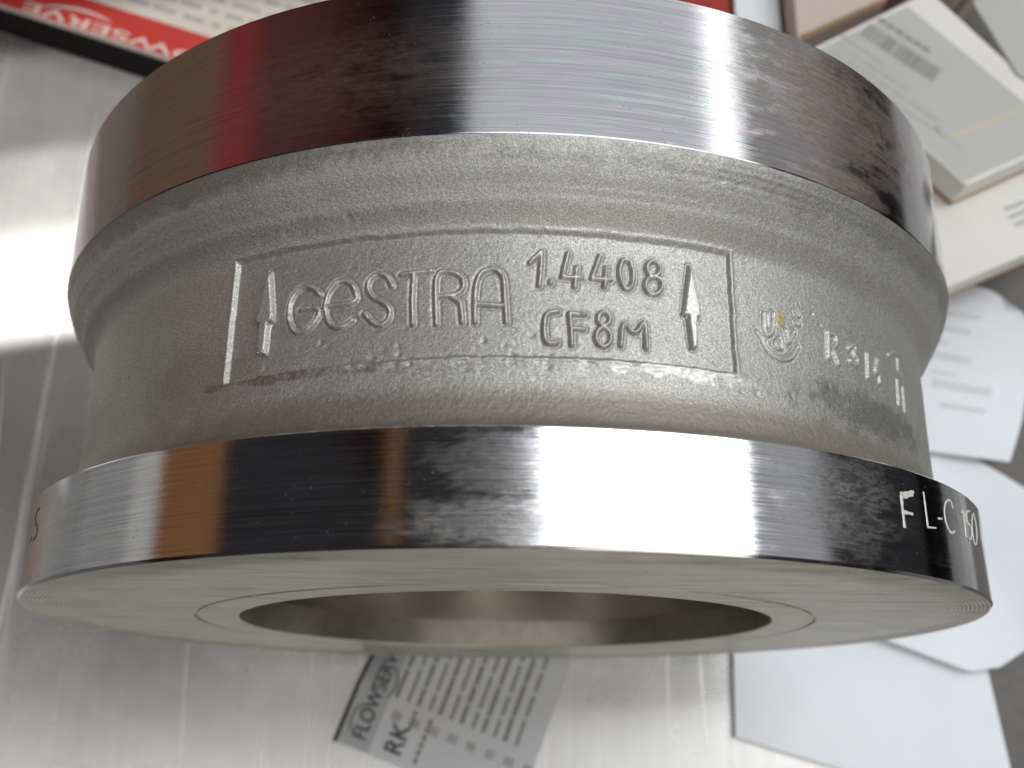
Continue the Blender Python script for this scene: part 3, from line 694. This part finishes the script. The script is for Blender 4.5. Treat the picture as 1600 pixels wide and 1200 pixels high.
carton('pink_carton', [(1.50, 2.105), (1.86, 2.53), (1.60, 2.9), (1.40, 2.6)], -1.0, -.40, M['pink'], 'pinkish carton at the top edge beside the grey topped carton')

# =================================================================== papers on the right
def sheet(name, grid_fn, nu, nv, thick, mat, label, cat, group=None, base=(0, 0)):
    V = []; 
    for s in (0, 1):
        for i in range(nu + 1):
            for j in range(nv + 1):
                x, y, z = grid_fn(i / nu, j / nv); V.append(W(x, y, z - s * thick))
    n1 = (nu + 1) * (nv + 1); k = lambda s, i, j: s * n1 + i * (nv + 1) + j
    F = []
    for i in range(nu):
        for j in range(nv):
            F.append((k(0, i, j), k(0, i + 1, j), k(0, i + 1, j + 1), k(0, i, j + 1))); F.append((k(1, i, j), k(1, i, j + 1), k(1, i + 1, j + 1), k(1, i + 1, j)))
    for i in range(nu):
        F.append((k(0, i, 0), k(1, i, 0), k(1, i + 1, 0), k(0, i + 1, 0))); F.append((k(0, i, nv), k(0, i + 1, nv), k(1, i + 1, nv), k(1, i, nv)))
    for j in range(nv):
        F.append((k(0, 0, j), k(0, 0, j + 1), k(1, 0, j + 1), k(1, 0, j))); F.append((k(0, nu, j), k(1, nu, j), k(1, nu, j + 1), k(0, nu, j + 1)))
    e = empty(name, W(base[0], base[1], -1)); tag(e, label, cat, group)
    o = mesh_obj('paper', V, F, mat, e, True)
    try: o.data.set_sharp_from_angle(angle=math.radians(40))
    except Exception: pass
    return e
def quad(c00, c10, c11, c01):
    def f(u, v):
        a = np.array(c00) * (1 - u) * (1 - v) + np.array(c10) * u * (1 - v) + np.array(c11) * u * v + np.array(c01) * (1 - u) * v
        return a
    return f
# lowest: stiff white card, dark left edge
ql_ = quad((.742, .30), (.722, -.232), (1.58, -.475), (1.50, .30))
def low(u, v): x, y = ql_(u, v); return x, y, -.972 + .005 * math.sin(4 * u + 2 * v) * v * u
es = sheet('white_booklet', low, 14, 14, .026, M['paper'], 'stiff white booklet with a dark left edge, lowest of the papers at right', 'booklet', base=(1.1, 0))
# middle: sheet with a rounded, slightly lifted corner
def mid(u, v):
    # u from the valve side to the right, v from near to far
    x0, y0 = quad((1.10, .10), (1.600, -.085), (1.90, .42), (1.25, .90))(u, v)
    x1, y1 = x0, y0
    cx, cy = max(0, (u - .72) / .28), max(0, (.28 - v) / .28)
    pull = (cx * cx * cy * cy) ** .5 * .085
    x1 -= pull * .55; y1 += pull * .75
    lift = .045 * max(0, u - .35) ** 1.6 + .02 * math.sin(3 * v) * u
    return x1, y1, -.955 + lift + .007 * math.sin(5.0 * u + 3.2 * v) * u + .004 * math.sin(9 * v - 4 * u) + .055 * abs(u * .55 + v * .45 - .62)
em = sheet('white_paper', mid, 24, 24, .0035, M['paper'], 'white paper with a rounded corner lying on the booklet, right of the near rim', 'paper', base=(1.4, .3))
# upper: folded sheet with faint print, rising at its right edge
def upp(u, v):
    x0, y0 = quad((1.12, .72), (1.668, .632), (1.775, 1.215), (1.20, 1.36))(u, v)
    bul = .045 * math.sin(math.pi * v) * u
    cx, cy = max(0, (u - .75) / .25), max(0, (v - .80) / .20)
    return x0 + bul - cx * cx * cy * cy * .05, y0 - cx * cx * cy * cy * .05, -.915 + .05 * u * u * (.4 + .6 * v) - .022 * max(0, 1 - v * 4) + .008 * math.sin(6 * v + 2 * u) * u + .030 * abs(v - .42) * u
eu = sheet('white_paper', upp, 22, 22, .0035, M['paper'], 'white sheet with faint grey print lines between the cartons and the waist at right', 'paper', base=(1.4, 1.0))
V, F = [], []
for v0, u0, u1, hh in ((.80, .50, .76, .020), (.70, .48, .70, .030), (.62, .48, .58, .022), (.53, .46, .70, .034), (.44, .50, .62, .020), (.36, .50, .82, .040), (.25, .55, .80, .020)):
    b0 = len(V)
    for i in range(9):
        for k in (0, 1):
            u_, v_ = u0 + (u1 - u0) * i / 8, v0 + hh * k
            x, y, z = upp(u_, v_); V.append(W(x, y, z + .0022))
    for i in range(8): F.append((b0 + 2 * i, b0 + 2 * i + 2, b0 + 2 * i + 3, b0 + 2 * i + 1))
mesh_obj('small_print', V, F, M['faintink'], eu)
gm = prism('added_grey_mat', [(1.22, -.9), (2.7, -.9), (2.7, 1.75), (1.22, 1.75)], -1.0019, -.9990, M['mat'], None, 0.0, tuple(W(1.9, .4, -1)))  # mat added to darken the table beyond the papers
tag(gm, 'dark grey mat added under the papers to darken the table at right', 'mat')

# =================================================================== printed leaflet in front
lf = frame_of((-.512, -.251), (.091, .242))         # a = reading direction along the left edge, b = left (negative = right)
def leaf(u, v):
    p = lf(v * .80, 0); r_ = lf(v * .80, -.60)
    x = p[0] * (1 - u) + r_[0] * u; y = p[1] * (1 - u) + r_[1] * u
    return x, y, leafz(x, y)
def leafz(x, y):
    # distance from the lifted left edge
    d = ((x + .512) * .936 + (y + .251) * -.352)
    return -1.0 + .055 * math.exp(-max(0, d) / .07) * min(1.0, max(0.0, (-y + .02) / .10)) + .0003
ef = sheet('printed_leaflet', leaf, 40, 24, .0017, M['leaf'], 'grey printed leaflet tucked under the near face, its left edge lifted', 'leaflet', base=(-.3, -.2))
dirl = (.091, .242)
strip('edge_shade', [lf(.8 * i / 40, -.0058) for i in range(41)], .0115, leafz, M['shade_board'], ef, .0020)  # shadow along the lifted left edge, drawn as a dark strip
# grey heading band
hb = []
V, F = [], []
for i in range(21):
    for k in range(9):
        x, y = lf(.004 + .79 * i / 20, -.005 - .105 * k / 8); V.append(W(x, y, leafz(x, y) + .0008))
F = [(9 * i + k, 9 * i + k + 1, 9 * i + k + 10, 9 * i + k + 9) for i in range(20) for k in range(8)]
mesh_obj('heading_band', V, F, M['leafband'], ef)
text_mesh('brand_lettering', 'FLOWSERVE', .062, lf(.030, -.088), dirl, leafz, M['ink'], ef, .0035, .88, .0006)
strip('brand_swoosh', arc(lf(.085, -.065), .055, .040, .6, 2.4, dirl), .009, leafz, M['greyink'], ef, .0016)
strip('brand_swoosh', arc(lf(.215, -.072), .055, .042, -2.4, -.5, dirl), .009, leafz, M['greyink'], ef, .0016)
text_mesh('type_lettering', 'RK...', .080, lf(.025, -.205), dirl, leafz, M['ink'], ef, .0035, .95, .0008)
many('small_print', [(lf(.025 + .024 * k, -.260), tuple(np.array(lf(.018, 0)) - lf(0, 0)), tuple(np.array(lf(0, .012)) - lf(0, 0))) for k in range(6)], leafz, M['greyink'], ef, .0016)
rects = []
for j in range(12):
    b = -.135 - j * .036
    a = .185 - .0 * j
    heavy = j % 2 == 0
    e_ = .78
    while a < e_ - .02:
        L = rng.uniform(.04, .12); L = min(L, e_ - a)
        rects.append((lf(a, b), tuple(np.array(lf(L, 0)) - lf(0, 0)), tuple(np.array(lf(0, .013 if heavy else .009)) - lf(0, 0)))); a += L + (.006 if heavy else .012)
many('text_lines', rects[::1], leafz, M['greyink'], ef, .0016)
many('language_marks', [(lf(.120, -.135 - k * .062), tuple(np.array(lf(.026, 0)) - lf(0, 0)), tuple(np.array(lf(0, -.030)) - lf(0, 0))) for k in range(8)], leafz, M['paleink'], ef, .0016)

# =================================================================== cartons left of the frame, seen mirrored in the rims
def offbox(name, x0, x1, y0, y1, z0, z1, mat, label, cat='carton'):
    e = empty(name, W((x0 + x1) / 2, (y0 + y1) / 2, z0)); tag(e, label, cat)
    prism('carton_body', [(x0, y0), (x1, y0), (x1, y1), (x0, y1)], z0, z1, mat, e, .03)
    prism('tape', [(x0 - .003, (y0 + y1) / 2 - .25), (x1 + .003, (y0 + y1) / 2 - .25), (x1 + .003, (y0 + y1) / 2 + .25), (x0 - .003, (y0 + y1) / 2 + .25)], z1 - .2, z1 + .004, mat, e)
offbox('grey_carton', -7.8, -6.0, -.3, 2.6, -1.0, 0.75, M['sticker'], 'grey carton left of the frame, lowest of the stack mirrored in the near rim')
offbox('white_carton', -7.8, -6.0, -.3, 2.6, 0.76, 1.62, M['carton'], 'white carton left of the frame, a pale streak mirrored in the near rim')
offbox('orange_carton', -7.8, -6.0, -.3, 2.6, 1.63, 3.55, M['orange'], 'orange brown carton left of the frame, mirrored as the orange band in the near rim')
offbox('brown_carton', -7.8, -6.0, 2.9, 6.2, -1.0, 2.10, M['brown'], 'brown carton left of the frame, mirrored at the left of the far rim')
offbox('red_carton', -7.8, -6.0, 2.9, 6.2, 2.11, 3.25, M['red'], 'bright red carton left of the frame, mirrored as the red stripe in the far rim')

cab = empty('maroon_cabinet', W(-11.2, 12.5, -9)); tag(cab, 'tall maroon cabinet left of the frame, mirrored as dark red in the far rim', 'cabinet')
prism('cabinet_body', [(-12.2, 6.0), (-10.2, 6.0), (-10.2, 19.0), (-12.2, 19.0)], -9.0, 22.0, M['maroon'], cab, .05)
for k in range(2): prism('cabinet_door', [(-10.197, 6.3 + 6.3 * k), (-10.05, 6.3 + 6.3 * k), (-10.05, 12.4 + 6.3 * k), (-10.197, 12.4 + 6.3 * k)], -8.0, 21.5, M['maroon'], cab, .04)
